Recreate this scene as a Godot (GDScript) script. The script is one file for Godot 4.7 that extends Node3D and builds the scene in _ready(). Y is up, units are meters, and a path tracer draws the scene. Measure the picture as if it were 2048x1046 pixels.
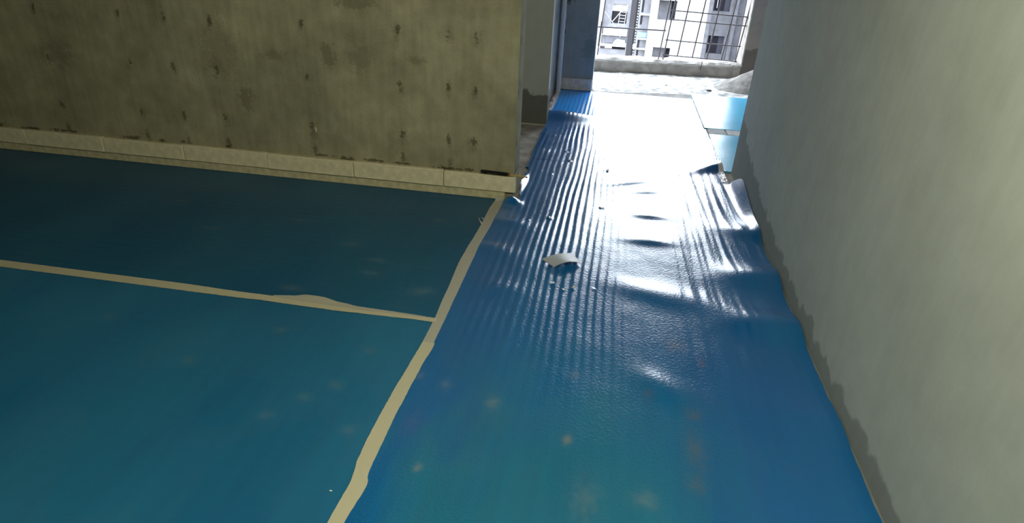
extends Node3D
# A building site interior: blue film underlay taped over the floor, bare concrete walls,
# a barred opening at the end of a passage. x right, y up, the passage runs along -z.

const CEIL := 2.75
var used := {}
var M := {}

# ------------------------------------------------------------------ naming and grouping
func numbered(called: String) -> String:
	if not used.has(called):
		used[called] = 0
		return called
	used[called] += 1
	return "%s_%03d" % [called, used[called]]

func tag(o: Node3D, label: String, category := "", group := "", kind := "") -> Node3D:
	o.set_meta("label", label)
	if category != "": o.set_meta("category", category)
	if group != "": o.set_meta("group", group)
	if kind != "": o.set_meta("kind", kind)
	return o

func thing(called: String, label: String, category: String, at := Vector3.ZERO, group := "", kind := "") -> Node3D:
	var o := Node3D.new()
	o.name = numbered(called)
	o.position = at
	add_child(o, true)
	return tag(o, label, category, group, kind)

func obj(called: String, mesh: Mesh, mat: Material, parent: Node = null) -> MeshInstance3D:
	var o := MeshInstance3D.new()
	o.mesh = mesh
	o.material_override = mat
	o.cast_shadow = GeometryInstance3D.SHADOW_CASTING_SETTING_ON
	if parent == null:
		o.name = numbered(called)
		add_child(o, true)
	else:
		o.name = called
		parent.add_child(o, true)
	return o

# ------------------------------------------------------------------ shapes
func st_new() -> SurfaceTool:
	var st := SurfaceTool.new()
	st.begin(Mesh.PRIMITIVE_TRIANGLES)
	return st

func tri(st: SurfaceTool, a: Vector3, b: Vector3, c: Vector3, out: Vector3, ns = null, uvs = null) -> void:
	var n := (b - a).cross(c - a)
	var order := [0, 1, 2]
	if n.dot(out) > 0.0: order = [0, 2, 1]
	var p := [a, b, c]
	var flat := n.normalized() * (1.0 if n.dot(out) > 0.0 else -1.0)
	for k in order:
		st.set_normal(flat if ns == null else ns[k])
		st.set_uv(Vector2(p[k].x, p[k].y) if uvs == null else uvs[k])
		st.add_vertex(p[k])

func quad(st: SurfaceTool, a: Vector3, b: Vector3, c: Vector3, d: Vector3, out: Vector3, ns = null, uvs = null) -> void:
	if ns == null:
		tri(st, a, b, c, out, null, null if uvs == null else [uvs[0], uvs[1], uvs[2]])
		tri(st, a, c, d, out, null, null if uvs == null else [uvs[0], uvs[2], uvs[3]])
	else:
		tri(st, a, b, c, out, [ns[0], ns[1], ns[2]], null if uvs == null else [uvs[0], uvs[1], uvs[2]])
		tri(st, a, c, d, out, [ns[0], ns[2], ns[3]], null if uvs == null else [uvs[0], uvs[2], uvs[3]])

# a box from corner to corner with chamfered edges; t moves it
func box(st: SurfaceTool, lo: Vector3, hi: Vector3, b := 0.0, t := Transform3D.IDENTITY) -> void:
	var c := (lo + hi) / 2.0
	var h := (hi - lo) / 2.0
	b = minf(b, minf(h.x, minf(h.y, h.z)) * 0.9)
	var tc := t * c
	var q := func(a, e, f, g, out): quad(st, t * (c + a), t * (c + e), t * (c + f), t * (c + g), t.basis * out)
	for ax in 3:
		var u := (ax + 1) % 3
		var v := (ax + 2) % 3
		for s in [-1.0, 1.0]:
			var p := []
			for k in [[-1, -1], [1, -1], [1, 1], [-1, 1]]:
				var w := Vector3.ZERO
				w[ax] = s * h[ax]; w[u] = k[0] * (h[u] - b); w[v] = k[1] * (h[v] - b)
				p.append(w)
			var o := Vector3.ZERO
			o[ax] = s
			q.call(p[0], p[1], p[2], p[3], o)
	if b <= 0.0: return
	for ax in 3:
		var u := (ax + 1) % 3
		var v := (ax + 2) % 3
		for su in [-1.0, 1.0]:
			for sv in [-1.0, 1.0]:
				var p := []
				for k in [[-1, 0], [1, 0], [1, 1], [-1, 1]]:
					var w := Vector3.ZERO
					w[ax] = k[0] * (h[ax] - b)
					w[u] = su * (h[u] - (b if k[1] == 1 else 0.0))
					w[v] = sv * (h[v] - (0.0 if k[1] == 1 else b))
					p.append(w)
				var o := Vector3.ZERO
				o[u] = su; o[v] = sv
				q.call(p[0], p[1], p[2], p[3], o)
	for sx in [-1.0, 1.0]:
		for sy in [-1.0, 1.0]:
			for sz in [-1.0, 1.0]:
				var s := Vector3(sx, sy, sz)
				tri(st, t * (c + s * Vector3(h.x, h.y - b, h.z - b)), t * (c + s * Vector3(h.x - b, h.y, h.z - b)), t * (c + s * Vector3(h.x - b, h.y - b, h.z)), t.basis * s)

func box_mesh(lo: Vector3, hi: Vector3, b := 0.0) -> ArrayMesh:
	var st := st_new()
	box(st, lo, hi, b)
	return st.commit()

# a box whose texture is laid out in metres from (u0, v0) over a size of (w, h)
func wall_mesh(lo: Vector3, hi: Vector3, u0: float, w: float, h := CEIL) -> ArrayMesh:
	var st := st_new()
	var cs := []
	for k in 8: cs.append(Vector3(hi.x if k & 1 else lo.x, hi.y if k & 2 else lo.y, hi.z if k & 4 else lo.z))
	for f in [[0, 1, 3, 2, Vector3.FORWARD], [4, 5, 7, 6, Vector3.BACK], [0, 2, 6, 4, Vector3.LEFT], [1, 3, 7, 5, Vector3.RIGHT], [0, 1, 5, 4, Vector3.DOWN], [2, 3, 7, 6, Vector3.UP]]:
		var uv := []
		for k in 4:
			var p: Vector3 = cs[f[k]]
			var along: float = p.z if absf(f[4].x) > 0.5 else p.x
			uv.append(Vector2((along - u0) / w, 1.0 - (p.y if absf(f[4].y) < 0.5 else p.z) / h))
		quad(st, cs[f[0]], cs[f[1]], cs[f[2]], cs[f[3]], f[4], null, uv)
	st.generate_tangents()
	return st.commit()

func tube(st: SurfaceTool, pts: Array, r: float, n := 8, r_end := -1.0) -> void:
	var rings := []
	var norms := []
	var up := Vector3.UP
	for i in pts.size():
		var d: Vector3 = (pts[mini(i + 1, pts.size() - 1)] - pts[maxi(i - 1, 0)]).normalized()
		if absf(d.dot(up)) > 0.95: up = Vector3.RIGHT if absf(d.x) < 0.9 else Vector3.BACK
		var s := d.cross(up).normalized()
		up = s.cross(d).normalized()
		var rr := r if r_end < 0.0 else lerpf(r, r_end, float(i) / (pts.size() - 1))
		var ring := []
		var nn := []
		for k in n:
			var a := TAU * k / n
			var o := s * cos(a) + up * sin(a)
			nn.append(o)
			ring.append(pts[i] + o * rr)
		rings.append(ring); norms.append(nn)
	for i in pts.size() - 1:
		for k in n:
			var j := (k + 1) % n
			quad(st, rings[i][k], rings[i][j], rings[i + 1][j], rings[i + 1][k], norms[i][k] + norms[i][j], [norms[i][k], norms[i][j], norms[i + 1][j], norms[i + 1][k]])
	for e in [0, pts.size() - 1]:
		var out: Vector3 = (pts[0] - pts[1]) if e == 0 else (pts[e] - pts[e - 1])
		for k in n: tri(st, pts[e], rings[e][k], rings[e][(k + 1) % n], out)

func bar_mesh(pts: Array, r: float, n := 8) -> ArrayMesh:
	var st := st_new()
	tube(st, pts, r, n)
	return st.commit()

# ribbed reinforcing bar
func rebar_mesh(a: Vector3, b: Vector3, r: float) -> ArrayMesh:
	var st := st_new()
	tube(st, [a, b], r, 8)
	var n := int(a.distance_to(b) / 0.02)
	var d := (b - a).normalized()
	for k in n:
		var p := a.lerp(b, (k + 0.5) / n)
		tube(st, [p - d * 0.0015, p + d * 0.0015], r * 1.14, 8)
	return st.commit()

# a lump of mortar or stone: a sphere pushed about by noise
func lump_mesh(size: Vector3, seed_: int, rough := 0.35) -> ArrayMesh:
	var nz := FastNoiseLite.new()
	nz.seed = seed_
	nz.frequency = 0.9
	var arr := []
	var nu := 12
	var nv := 8
	var pt := func(i, j):
		var d := Vector3(cos(TAU * i / nu) * sin(PI * j / nv), cos(PI * j / nv), sin(TAU * i / nu) * sin(PI * j / nv))
		var k := 1.0 + rough * nz.get_noise_3dv(d * 1.6) + rough * 0.5 * nz.get_noise_3dv(d * 4.0)
		return Vector3(d.x * size.x, maxf(d.y, -0.25) * size.y, d.z * size.z) * k
	var st := st_new()
	for j in nv:
		for i in nu:
			var a: Vector3 = pt.call(i, j)
			var b: Vector3 = pt.call((i + 1) % nu, j)
			var c: Vector3 = pt.call((i + 1) % nu, j + 1)
			var d: Vector3 = pt.call(i, j + 1)
			var m := (a + b + c + d)
			if a.distance_to(b) > 1e-6: tri(st, a, b, c, m)
			if c.distance_to(d) > 1e-6: tri(st, a, c, d, m)
	return st.commit()

# ------------------------------------------------------------------ textures
func noise(seed_: int, freq: float, oct := 4) -> FastNoiseLite:
	var n := FastNoiseLite.new()
	n.seed = seed_
	n.noise_type = FastNoiseLite.TYPE_SIMPLEX_SMOOTH
	n.frequency = freq
	n.fractal_octaves = oct
	return n

# blots: [u, v (metres), radius u, radius v, tint Color, strength, raggedness]
# line: Callable(u) -> height of a damp tide line, or null
func plaster(w: float, h: float, ppm: float, base: Color, vary: float, blots := [], tide = null, damp := 0.7, seed_ := 1) -> ImageTexture:
	var W := int(w * ppm)
	var H := int(h * ppm)
	var big := noise(seed_, 1.3, 4)
	var mid := noise(seed_ + 1, 7.0, 3)
	var fine := noise(seed_ + 2, 60.0, 2)
	var drag := noise(seed_ + 3, 9.0, 2)
	var im := Image.create(W, H, false, Image.FORMAT_RGB8)
	var lin := base
	for y in H:
		var v := h - (y + 0.5) / ppm
		for x in W:
			var u := (x + 0.5) / ppm
			var m := mid.get_noise_2d(u, v)
			var k := 1.0 + vary * (0.9 * big.get_noise_2d(u, v) + 0.5 * m + 0.25 * fine.get_noise_2d(u, v) + 0.3 * drag.get_noise_2d(u * 2.2, v * 0.25))
			var c := lin * k
			if tide != null:
				var t: float = tide.call(u) + 0.045 * m + 0.02 * big.get_noise_2d(u * 6.0, v * 6.0)
				var s := smoothstep(t + 0.012, t - 0.012, v)
				c = c.lerp(c * damp, s)
			im.set_pixel(x, y, Color(clampf(c.r, 0, 1), clampf(c.g, 0, 1), clampf(c.b, 0, 1)))
	for b in blots:
		var x0 := int((b[0] - b[2] * 1.8) * ppm)
		var x1 := int((b[0] + b[2] * 1.8) * ppm)
		var y0 := int((h - b[1] - b[3] * 1.8) * ppm)
		var y1 := int((h - b[1] + b[3] * 1.8) * ppm)
		for y in range(maxi(y0, 0), mini(y1 + 1, H)):
			for x in range(maxi(x0, 0), mini(x1 + 1, W)):
				var u := (x + 0.5) / ppm
				var v := h - (y + 0.5) / ppm
				var d := Vector2((u - b[0]) / b[2], (v - b[1]) / b[3]).length()
				d += b[6] * (mid.get_noise_2d(u * 2.0, v * 2.0) + 0.8 * fine.get_noise_2d(u * 0.8, v * 0.8))
				var s := smoothstep(1.0, 0.35, d) * float(b[5])
				if s > 0.0: im.set_pixel(x, y, im.get_pixel(x, y).lerp(b[4], s))
	im.generate_mipmaps()
	return ImageTexture.create_from_image(im)

func grain(size: int, freq: float, oct: int, seed_: int) -> ImageTexture:
	var n := noise(seed_, freq, oct)
	var im := n.get_seamless_image(size, size)
	im.convert(Image.FORMAT_L8)
	return ImageTexture.create_from_image(im)

func mat(c: Color, rough := 0.9, spec := 0.4) -> StandardMaterial3D:
	var m := StandardMaterial3D.new()
	m.albedo_color = c
	m.roughness = rough
	m.metallic_specular = spec
	return m

func plaster_mat(tex: Texture2D) -> StandardMaterial3D:
	var m := mat(Color.WHITE, 0.92, 0.3)
	m.albedo_texture = tex
	return m

func triplanar(m: StandardMaterial3D, tex: Texture2D, per_metre: float, relief_cm: float) -> StandardMaterial3D:
	m.uv1_triplanar = true
	m.uv1_world_triplanar = true
	m.uv1_scale = Vector3.ONE * per_metre
	m.heightmap_enabled = true
	m.heightmap_texture = tex
	m.heightmap_scale = relief_cm
	return m

# a mottled material in world triplanar mapping (concrete, sand, foam)
func mottled(base: Color, vary: float, per_metre: float, seed_: int, relief_cm := 0.0, rough := 0.95) -> StandardMaterial3D:
	var n := noise(seed_, 0.02, 5)
	var src := n.get_seamless_image(256, 256)
	var im := Image.create(256, 256, false, Image.FORMAT_RGB8)
	for y in 256:
		for x in 256:
			var k := 1.0 + vary * (src.get_pixel(x, y).r - 0.5) * 2.0
			im.set_pixel(x, y, Color(clampf(base.r * k, 0, 1), clampf(base.g * k, 0, 1), clampf(base.b * k, 0, 1)))
	var m := mat(Color.WHITE, rough, 0.3)
	m.albedo_texture = ImageTexture.create_from_image(im)
	m.uv1_triplanar = true
	m.uv1_world_triplanar = true
	m.uv1_scale = Vector3.ONE * per_metre
	if relief_cm > 0.0:
		m.heightmap_enabled = true
		m.heightmap_texture = m.albedo_texture
		m.heightmap_scale = relief_cm
	return m

# ------------------------------------------------------------------ the blue film underlay
# [cx, cz, sx, amplitude, width on the far side, width on the near side, skew dz/dx]
var ridges := [
	[-0.50, -5.75, 0.42, 0.075, 0.05, 0.15, -0.12],
	[0.30, -5.95, 0.45, 0.014, 0.05, 0.08, 0.0],
	[0.84, -4.68, 0.15, 0.034, 0.10, 0.08, -0.6],
	[0.48, -4.40, 0.26, 0.0055, 0.08, 0.055, -0.75],
	[0.18, -4.16, 0.22, 0.006, 0.06, 0.04, -0.5],
	[0.30, -4.02, 0.14, 0.006, 0.06, 0.04, -0.3],
	[0.31, -3.60, 0.10, 0.0075, 0.09, 0.035, 0.0],
	[0.30, -3.23, 0.11, 0.0100, 0.12, 0.040, 0.0],
	[0.30, -2.64, 0.20, 0.0120, 0.10, 0.085, 0.25],
	[0.60, -2.60, 0.16, 0.0070, 0.10, 0.09, 0.2],
	[0.33, -1.93, 0.11, 0.0110, 0.075, 0.09, 0.45],
	[0.92, -3.47, 0.17, 0.034, 0.16, 0.10, 0.25],
	[0.88, -2.93, 0.20, 0.042, 0.14, 0.12, 0.0],
	[0.84, -2.47, 0.22, 0.038, 0.13, 0.11, 0.0],
	[0.92, -1.85, 0.16, 0.014, 0.12, 0.11, 0.0],
	[-0.50, -3.30, 0.10, 0.012, 0.08, 0.07, 0.2],
	[-0.56, -2.93, 0.13, 0.012, 0.07, 0.08, 0.1],
	[-0.46, -2.54, 0.12, 0.009, 0.07, 0.09, 0.1],
	[-0.40, -4.49, 0.16, 0.002, 0.025, 0.05, 0.0],
	[-0.555, -3.605, 0.045, 0.040, 0.05, 0.045, 0.0],
	[-0.52, -4.75, 0.10, 0.010, 0.08, 0.07, 0.0],
	[-0.52, -5.20, 0.10, 0.006, 0.06, 0.06, 0.0],
]
# small blisters: x, z, radius, height
var blisters := [[-0.257, -4.529, 0.018, 0.006], [-0.283, -3.41, 0.020, 0.006], [0.02, -3.659, 0.020, 0.005], [0.032, -4.379, 0.020, 0.006], [-0.182, -2.622, 0.013, 0.004], [-0.365, -4.20, 0.013, 0.005], [-0.30, -4.75, 0.014, 0.006], [-0.41, -3.35, 0.010, 0.004], [0.02, -2.62, 0.010, 0.003]]

var warp := FastNoiseLite.new()

func active(z: float) -> Array:
	var a := []
	for r in ridges:
		if z > r[1] - 4.0 * r[4] - 0.6 and z < r[1] + 4.0 * r[5] + 0.6: a.append(r)
	return a

func sheet_height(x: float, z: float, acts: Array) -> float:
	var h := 0.0
	# rolled-up corrugation running along the passage
	var w := warp.get_noise_2d(x * 2.0, z * 0.6)
	var left := smoothstep(0.24, 0.12, x)
	var fade := smoothstep(-1.6, -2.25, z)
	var rim := lerpf(smoothstep(-0.62, -0.48, x), 1.0, smoothstep(-3.5, -3.9, z))
	var fold := 1.0 - 0.85 * exp(-pow((z + 5.62) / 0.14, 2.0)) * smoothstep(0.05, -0.2, x)
	var amp := fold * (0.0011 * left + 0.00012) * (0.06 + 0.94 * fade) * rim * (0.8 + 0.6 * w)
	h += amp * sin(TAU * (x / 0.0415) + 2.4 * w)
	var right := smoothstep(0.40, 0.48, x) * smoothstep(-1.6, -2.1, z) * smoothstep(-4.9, -4.2, z)
	if right > 0.0:
		h += right * 0.0028 * warp.get_noise_2d((x - 0.03 * (z + 3.0)) * 11.0, z * 0.45)
	h += 0.0022 * warp.get_noise_2d(x * 1.6 + 31.0, z * 1.2) + 0.0008 * warp.get_noise_2d(x * 5.0 + 9.0, z * 4.0)
	for r in acts:
		var dx: float = (x - r[0]) / r[2]
		if absf(dx) > 3.2: continue
		var dz: float = z - r[1] - r[6] * (x - r[0])
		var s: float = dz / (r[4] if dz < 0.0 else r[5])
		if absf(s) > 3.2: continue
		h += r[3] * exp(-dx * dx - s * s)
	# the left edge climbs on the end of the wall, the right edge on the right wall
	if z < -3.62 and z > -4.45:
		var e := smoothstep(-0.485, -0.575, x)
		h += e * 0.035 * exp(-pow((z + 3.98) / 0.15, 2.0))
	if z > -4.35 and z < -3.2:
		h += 2.1 * (0.5 * (x - 0.888 + sqrt((x - 0.888) * (x - 0.888) + 0.0002))) * smoothstep(-4.34, -4.29, z) * smoothstep(-3.25, -4.25, z)
	return h

func blister_height(x: float, z: float) -> float:
	var h := 0.0
	for b in blisters:
		var d := Vector2(x - b[0], (z - b[1]) * 0.8).length() / float(b[2])
		if d < 1.6: h += b[3] * exp(-d * d * 2.0) * (1.0 - 0.7 * exp(-d * d * 9.0))
	return h

func mat_left(z: float) -> float:
	var j := 0.008 * warp.get_noise_2d(z * 9.0, 3.0)
	if z > -3.60: return -0.632
	if z > -3.68: return lerpf(-0.515, -0.600, smoothstep(-3.68, -3.60, z))
	if z > -4.3: return lerpf(-0.540, -0.520, smoothstep(-3.85, -3.7, z)) + 2.0 * j
	return -0.562 + j

func mat_right(z: float) -> float:
	var j := 0.008 * warp.get_noise_2d(z * 7.0, 8.0)
	if z < -4.40: return 0.885 + j
	return minf(lerpf(0.885, 0.938, smoothstep(-4.40, -4.15, z)) + 0.4 * j * smoothstep(-3.6, -3.2, z), 0.942)

# dust, and pale glints painted in: [x, z, rx, rz, strength, linear colour]
func dust_and_glints(c: Vector3, x: float, z: float, dust: Array) -> Vector3:
	for d in dust:
		var q := Vector2((x - d[0]) / d[2], (z - d[1]) / d[3]).length()
		if q < 2.0:
			q += 0.4 * warp.get_noise_2d(x * 24.0 + 5.3, z * 24.0 + 1.7) + 0.1
			c = c.lerp(d[5], d[4] * exp(-maxf(q, 0.0) * maxf(q, 0.0) * 1.6))
	return c

# a sheet as a shell 9 mm thick: edges from two callables of z, height from a callable of (x, z, row)
func sheet_mesh(z0: float, z1: float, left: Callable, right: Callable, nx: int, nz: int, height: Callable, color: Callable) -> ArrayMesh:
	var V := PackedVector3Array()
	var C := PackedColorArray()
	var x_min := INF
	var x_max := -INF
	for j in nz + 1:
		x_min = minf(x_min, left.call(lerpf(z0, z1, float(j) / nz)))
		x_max = maxf(x_max, right.call(lerpf(z0, z1, float(j) / nz)))
	for j in nz + 1:
		var z := lerpf(z0, z1, float(j) / nz)
		var xl: float = left.call(z)
		var xr: float = right.call(z)
		var acts := active(z)
		for i in nx + 1:
			var x := clampf(lerpf(x_min, x_max, float(i) / nx), xl, xr)
			V.append(Vector3(x, height.call(x, z, acts), z))
			var c: Vector3 = color.call(x, z)
			C.append(Color(c.x, c.y, c.z))
	var W := nx + 1
	var N := PackedVector3Array()
	N.resize(V.size())
	for j in nz + 1:
		for i in W:
			var dx := V[j * W + mini(i + 1, nx)] - V[j * W + maxi(i - 1, 0)]
			var reach := 2
			while absf(dx.x) < 1e-5 and reach < nx:
				dx = V[j * W + mini(i + reach, nx)] - V[j * W + maxi(i - reach, 0)]
				reach += 1
			var dz := V[mini(j + 1, nz) * W + i] - V[maxi(j - 1, 0) * W + i]
			var n := dz.cross(dx)
			N[j * W + i] = (n if n.y > 0.0 else -n).normalized()
	var I := PackedInt32Array()
	var flip := z1 < z0
	for j in nz:
		for i in nx:
			var a := j * W + i
			var q := [a, a + 1, a + W + 1, a, a + W + 1, a + W]
			if flip: q = [a, a + W + 1, a + 1, a, a + W, a + W + 1]
			# rows towards +z: a, a+1, a+W+1 turns clockwise seen from above
			for k in q: I.append(k)
	# rim and underside
	var thick := Vector3(0, -0.009, 0)
	var rim := []
	for i in nx: rim.append([i, i + 1, Vector3(0, 0, z0 - z1)])
	for i in nx: rim.append([nz * W + i, nz * W + i + 1, Vector3(0, 0, z1 - z0)])
	for j in nz: rim.append([j * W, (j + 1) * W, Vector3.LEFT])
	for j in nz: rim.append([j * W + nx, (j + 1) * W + nx, Vector3.RIGHT])
	for e in rim:
		var n: Vector3 = e[2].normalized()
		var s := V.size()
		for p in [V[e[0]], V[e[1]], V[e[1]] + thick, V[e[0]] + thick]:
			V.append(p); N.append(n); C.append(C[e[0]])
		var f := (V[s + 1] - V[s]).cross(V[s + 2] - V[s])
		for k in ([s, s + 1, s + 2, s, s + 2, s + 3] if f.dot(n) < 0.0 else [s, s + 2, s + 1, s, s + 3, s + 2]): I.append(k)
	var step := 5
	for j in range(0, nz, step):
		for i in range(0, nx, step):
			var j2 := mini(j + step, nz)
			var i2 := mini(i + step, nx)
			var s := V.size()
			for k in [j * W + i, j * W + i2, j2 * W + i2, j2 * W + i]:
				V.append(V[k] + thick * 1.3); N.append(Vector3.DOWN); C.append(C[k])
			for k in ([s, s + 2, s + 1, s, s + 3, s + 2] if not flip else [s, s + 1, s + 2, s, s + 2, s + 3]): I.append(k)
	var arr := []
	arr.resize(Mesh.ARRAY_MAX)
	arr[Mesh.ARRAY_VERTEX] = V
	arr[Mesh.ARRAY_NORMAL] = N
	arr[Mesh.ARRAY_COLOR] = C
	arr[Mesh.ARRAY_INDEX] = I
	var me := ArrayMesh.new()
	me.add_surface_from_arrays(Mesh.PRIMITIVE_TRIANGLES, arr)
	return me

# a strip of tape: rows of [left edge, right edge] points lying on a height callable
func tape_mesh(rows: Array, height: Callable, lift := 0.0012, wrinkle := 0.0006) -> ArrayMesh:
	var cols := 6
	var P := []
	for r in rows:
		var line := []
		for k in cols + 1:
			var p: Vector2 = r[0].lerp(r[1], float(k) / cols)
			var up := lift + wrinkle * (warp.get_noise_2d(p.x * 40.0, p.y * 40.0) + 0.6 * warp.get_noise_2d(p.x * 110.0, p.y * 110.0))
			line.append(Vector3(p.x, height.call(p.x, p.y) + maxf(up, 0.0004), p.y))
		P.append(line)
	var nn := []
	for j in P.size():
		var line := []
		for k in cols + 1:
			var a: Vector3 = P[mini(j + 1, P.size() - 1)][k] - P[maxi(j - 1, 0)][k]
			var b: Vector3 = P[j][mini(k + 1, cols)] - P[j][maxi(k - 1, 0)]
			var n := a.cross(b)
			line.append((n if n.y > 0.0 else -n).normalized())
		nn.append(line)
	var st := st_new()
	for j in P.size() - 1:
		for k in cols:
			quad(st, P[j][k], P[j][k + 1], P[j + 1][k + 1], P[j + 1][k], Vector3.UP, [nn[j][k], nn[j][k + 1], nn[j + 1][k + 1], nn[j + 1][k]])
		for k in [0, cols]:
			var out: Vector3 = P[j][k] - P[j][cols / 2]
			var d := Vector3(0, -lift, 0)
			quad(st, P[j][k], P[j + 1][k], P[j + 1][k] + d, P[j][k] + d, out)
	for j in [0, P.size() - 1]:
		for k in cols:
			var d := Vector3(0, -lift, 0)
			quad(st, P[j][k], P[j][k + 1], P[j][k + 1] + d, P[j][k] + d, P[j][k] - P[1 if j == 0 else j - 1][k])
	return st.commit()

# rows between the given [z, x left, x right] stations, smoothly joined and slightly torn
func tape_rows(stations: Array, step: float, along_x := false) -> Array:
	var rows := []
	for s in stations.size() - 1:
		var a: Array = stations[s]
		var b: Array = stations[s + 1]
		var n := maxi(2, int(absf(b[0] - a[0]) / step))
		for k in n + (1 if s == stations.size() - 2 else 0):
			var t := float(k) / n
			var z := lerpf(a[0], b[0], t)
			var e := smoothstep(0.0, 1.0, t)
			var l := lerpf(a[1], b[1], e) + 0.0012 * warp.get_noise_2d(z * 60.0, 1.0)
			var r := lerpf(a[2], b[2], e) + 0.0012 * warp.get_noise_2d(z * 60.0, 7.0)
			rows.append([Vector2(z, l), Vector2(z, r)] if along_x else [Vector2(l, z), Vector2(r, z)])
	return rows

# a small curl of clear film
func scrap_mesh(w: float, d: float, rise: float, seed_: int) -> ArrayMesh:
	var rng := RandomNumberGenerator.new()
	rng.seed = seed_
	var st := st_new()
	var bend := rng.randf_range(0.6, 1.4)
	var pt := func(i, j):
		var u: float = i / 6.0 * 2.0 - 1.0
		var v: float = j / 3.0 * 2.0 - 1.0
		return Vector3(u * w * (1.0 - 0.25 * v * v), rise * (pow(absf(u), 1.6) * bend + 0.25 * v + 0.3), v * d * (1.0 - 0.2 * u * u))
	for j in 3:
		for i in 6:
			quad(st, pt.call(i, j), pt.call(i + 1, j), pt.call(i + 1, j + 1), pt.call(i, j + 1), Vector3.UP)
			var dn := Vector3(0, -0.0006, 0)
			quad(st, pt.call(i, j) + dn, pt.call(i + 1, j) + dn, pt.call(i + 1, j + 1) + dn, pt.call(i, j + 1) + dn, Vector3.DOWN)
	st.index()
	return st.commit()

# ------------------------------------------------------------------ far facade
# a wall plate with holes: every grid cell outside the holes is a block
func plate(st: SurfaceTool, lo: Vector3, hi: Vector3, holes: Array) -> void:
	var xs := [lo.x, hi.x]
	var ys := [lo.y, hi.y]
	for h in holes:
		xs.append_array([h[0], h[1]])
		ys.append_array([h[2], h[3]])
	xs.sort(); ys.sort()
	for i in xs.size() - 1:
		for j in ys.size() - 1:
			if xs[i + 1] - xs[i] < 1e-4 or ys[j + 1] - ys[j] < 1e-4: continue
			var c := Vector2((xs[i] + xs[i + 1]) / 2.0, (ys[j] + ys[j + 1]) / 2.0)
			var inside := false
			for h in holes:
				if c.x > h[0] and c.x < h[1] and c.y > h[2] and c.y < h[3]: inside = true
			if not inside: box(st, Vector3(xs[i], ys[j], lo.z), Vector3(xs[i + 1], ys[j + 1], hi.z))

func plate_mesh(lo: Vector3, hi: Vector3, holes: Array) -> ArrayMesh:
	var st := st_new()
	plate(st, lo, hi, holes)
	return st.commit()

func _ready() -> void:
	# ---------------------------------------------------------------- camera, sky, lamp, exposure
	var cam := Camera3D.new()
	cam.name = "camera"
	cam.transform = Transform3D(Basis(Vector3(0.985154, 0.040229, -0.166894), Vector3(-0.113186, 0.883142, -0.455247), Vector3(0.129077, 0.467378, 0.874584)), Vector3(0, 1.5, 0))
	cam.fov = 46.02
	cam.near = 0.05
	cam.far = 400.0
	cam.current = true
	add_child(cam)
	var sky_mat := ProceduralSkyMaterial.new()
	sky_mat.sky_top_color = Color(0.89, 0.945, 1.0)
	sky_mat.sky_horizon_color = Color(0.96, 0.98, 1.0)
	sky_mat.sky_curve = 0.2
	sky_mat.ground_bottom_color = Color(0.35, 0.35, 0.34)
	sky_mat.ground_horizon_color = Color(0.6, 0.6, 0.6)
	sky_mat.energy_multiplier = 11.0
	var sky := Sky.new()
	sky.sky_material = sky_mat
	var env := Environment.new()
	env.background_mode = Environment.BG_SKY
	env.sky = sky
	env.tonemap_mode = Environment.TONE_MAPPER_LINEAR
	env.tonemap_exposure = 1.0
	env.sdfgi_enabled = true
	env.ssao_enabled = true
	env.ssil_enabled = true
	var we := WorldEnvironment.new()
	we.name = "environment"
	we.environment = env
	add_child(we)
	var lamp_at := Vector3(0.05, 2.45, -0.35)
	var lamp_energy := 4.5
	var lamp_color := Color(1.0, 0.97, 0.84)

	warp.seed = 11
	warp.frequency = 1.0
	warp.noise_type = FastNoiseLite.TYPE_SIMPLEX_SMOOTH
	warp.fractal_octaves = 2

	materials()
	structure()
	mats()
	tapes()
	boards()
	small_things()
	balcony()
	opposite()
	lamp(lamp_at, lamp_energy, lamp_color)

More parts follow.
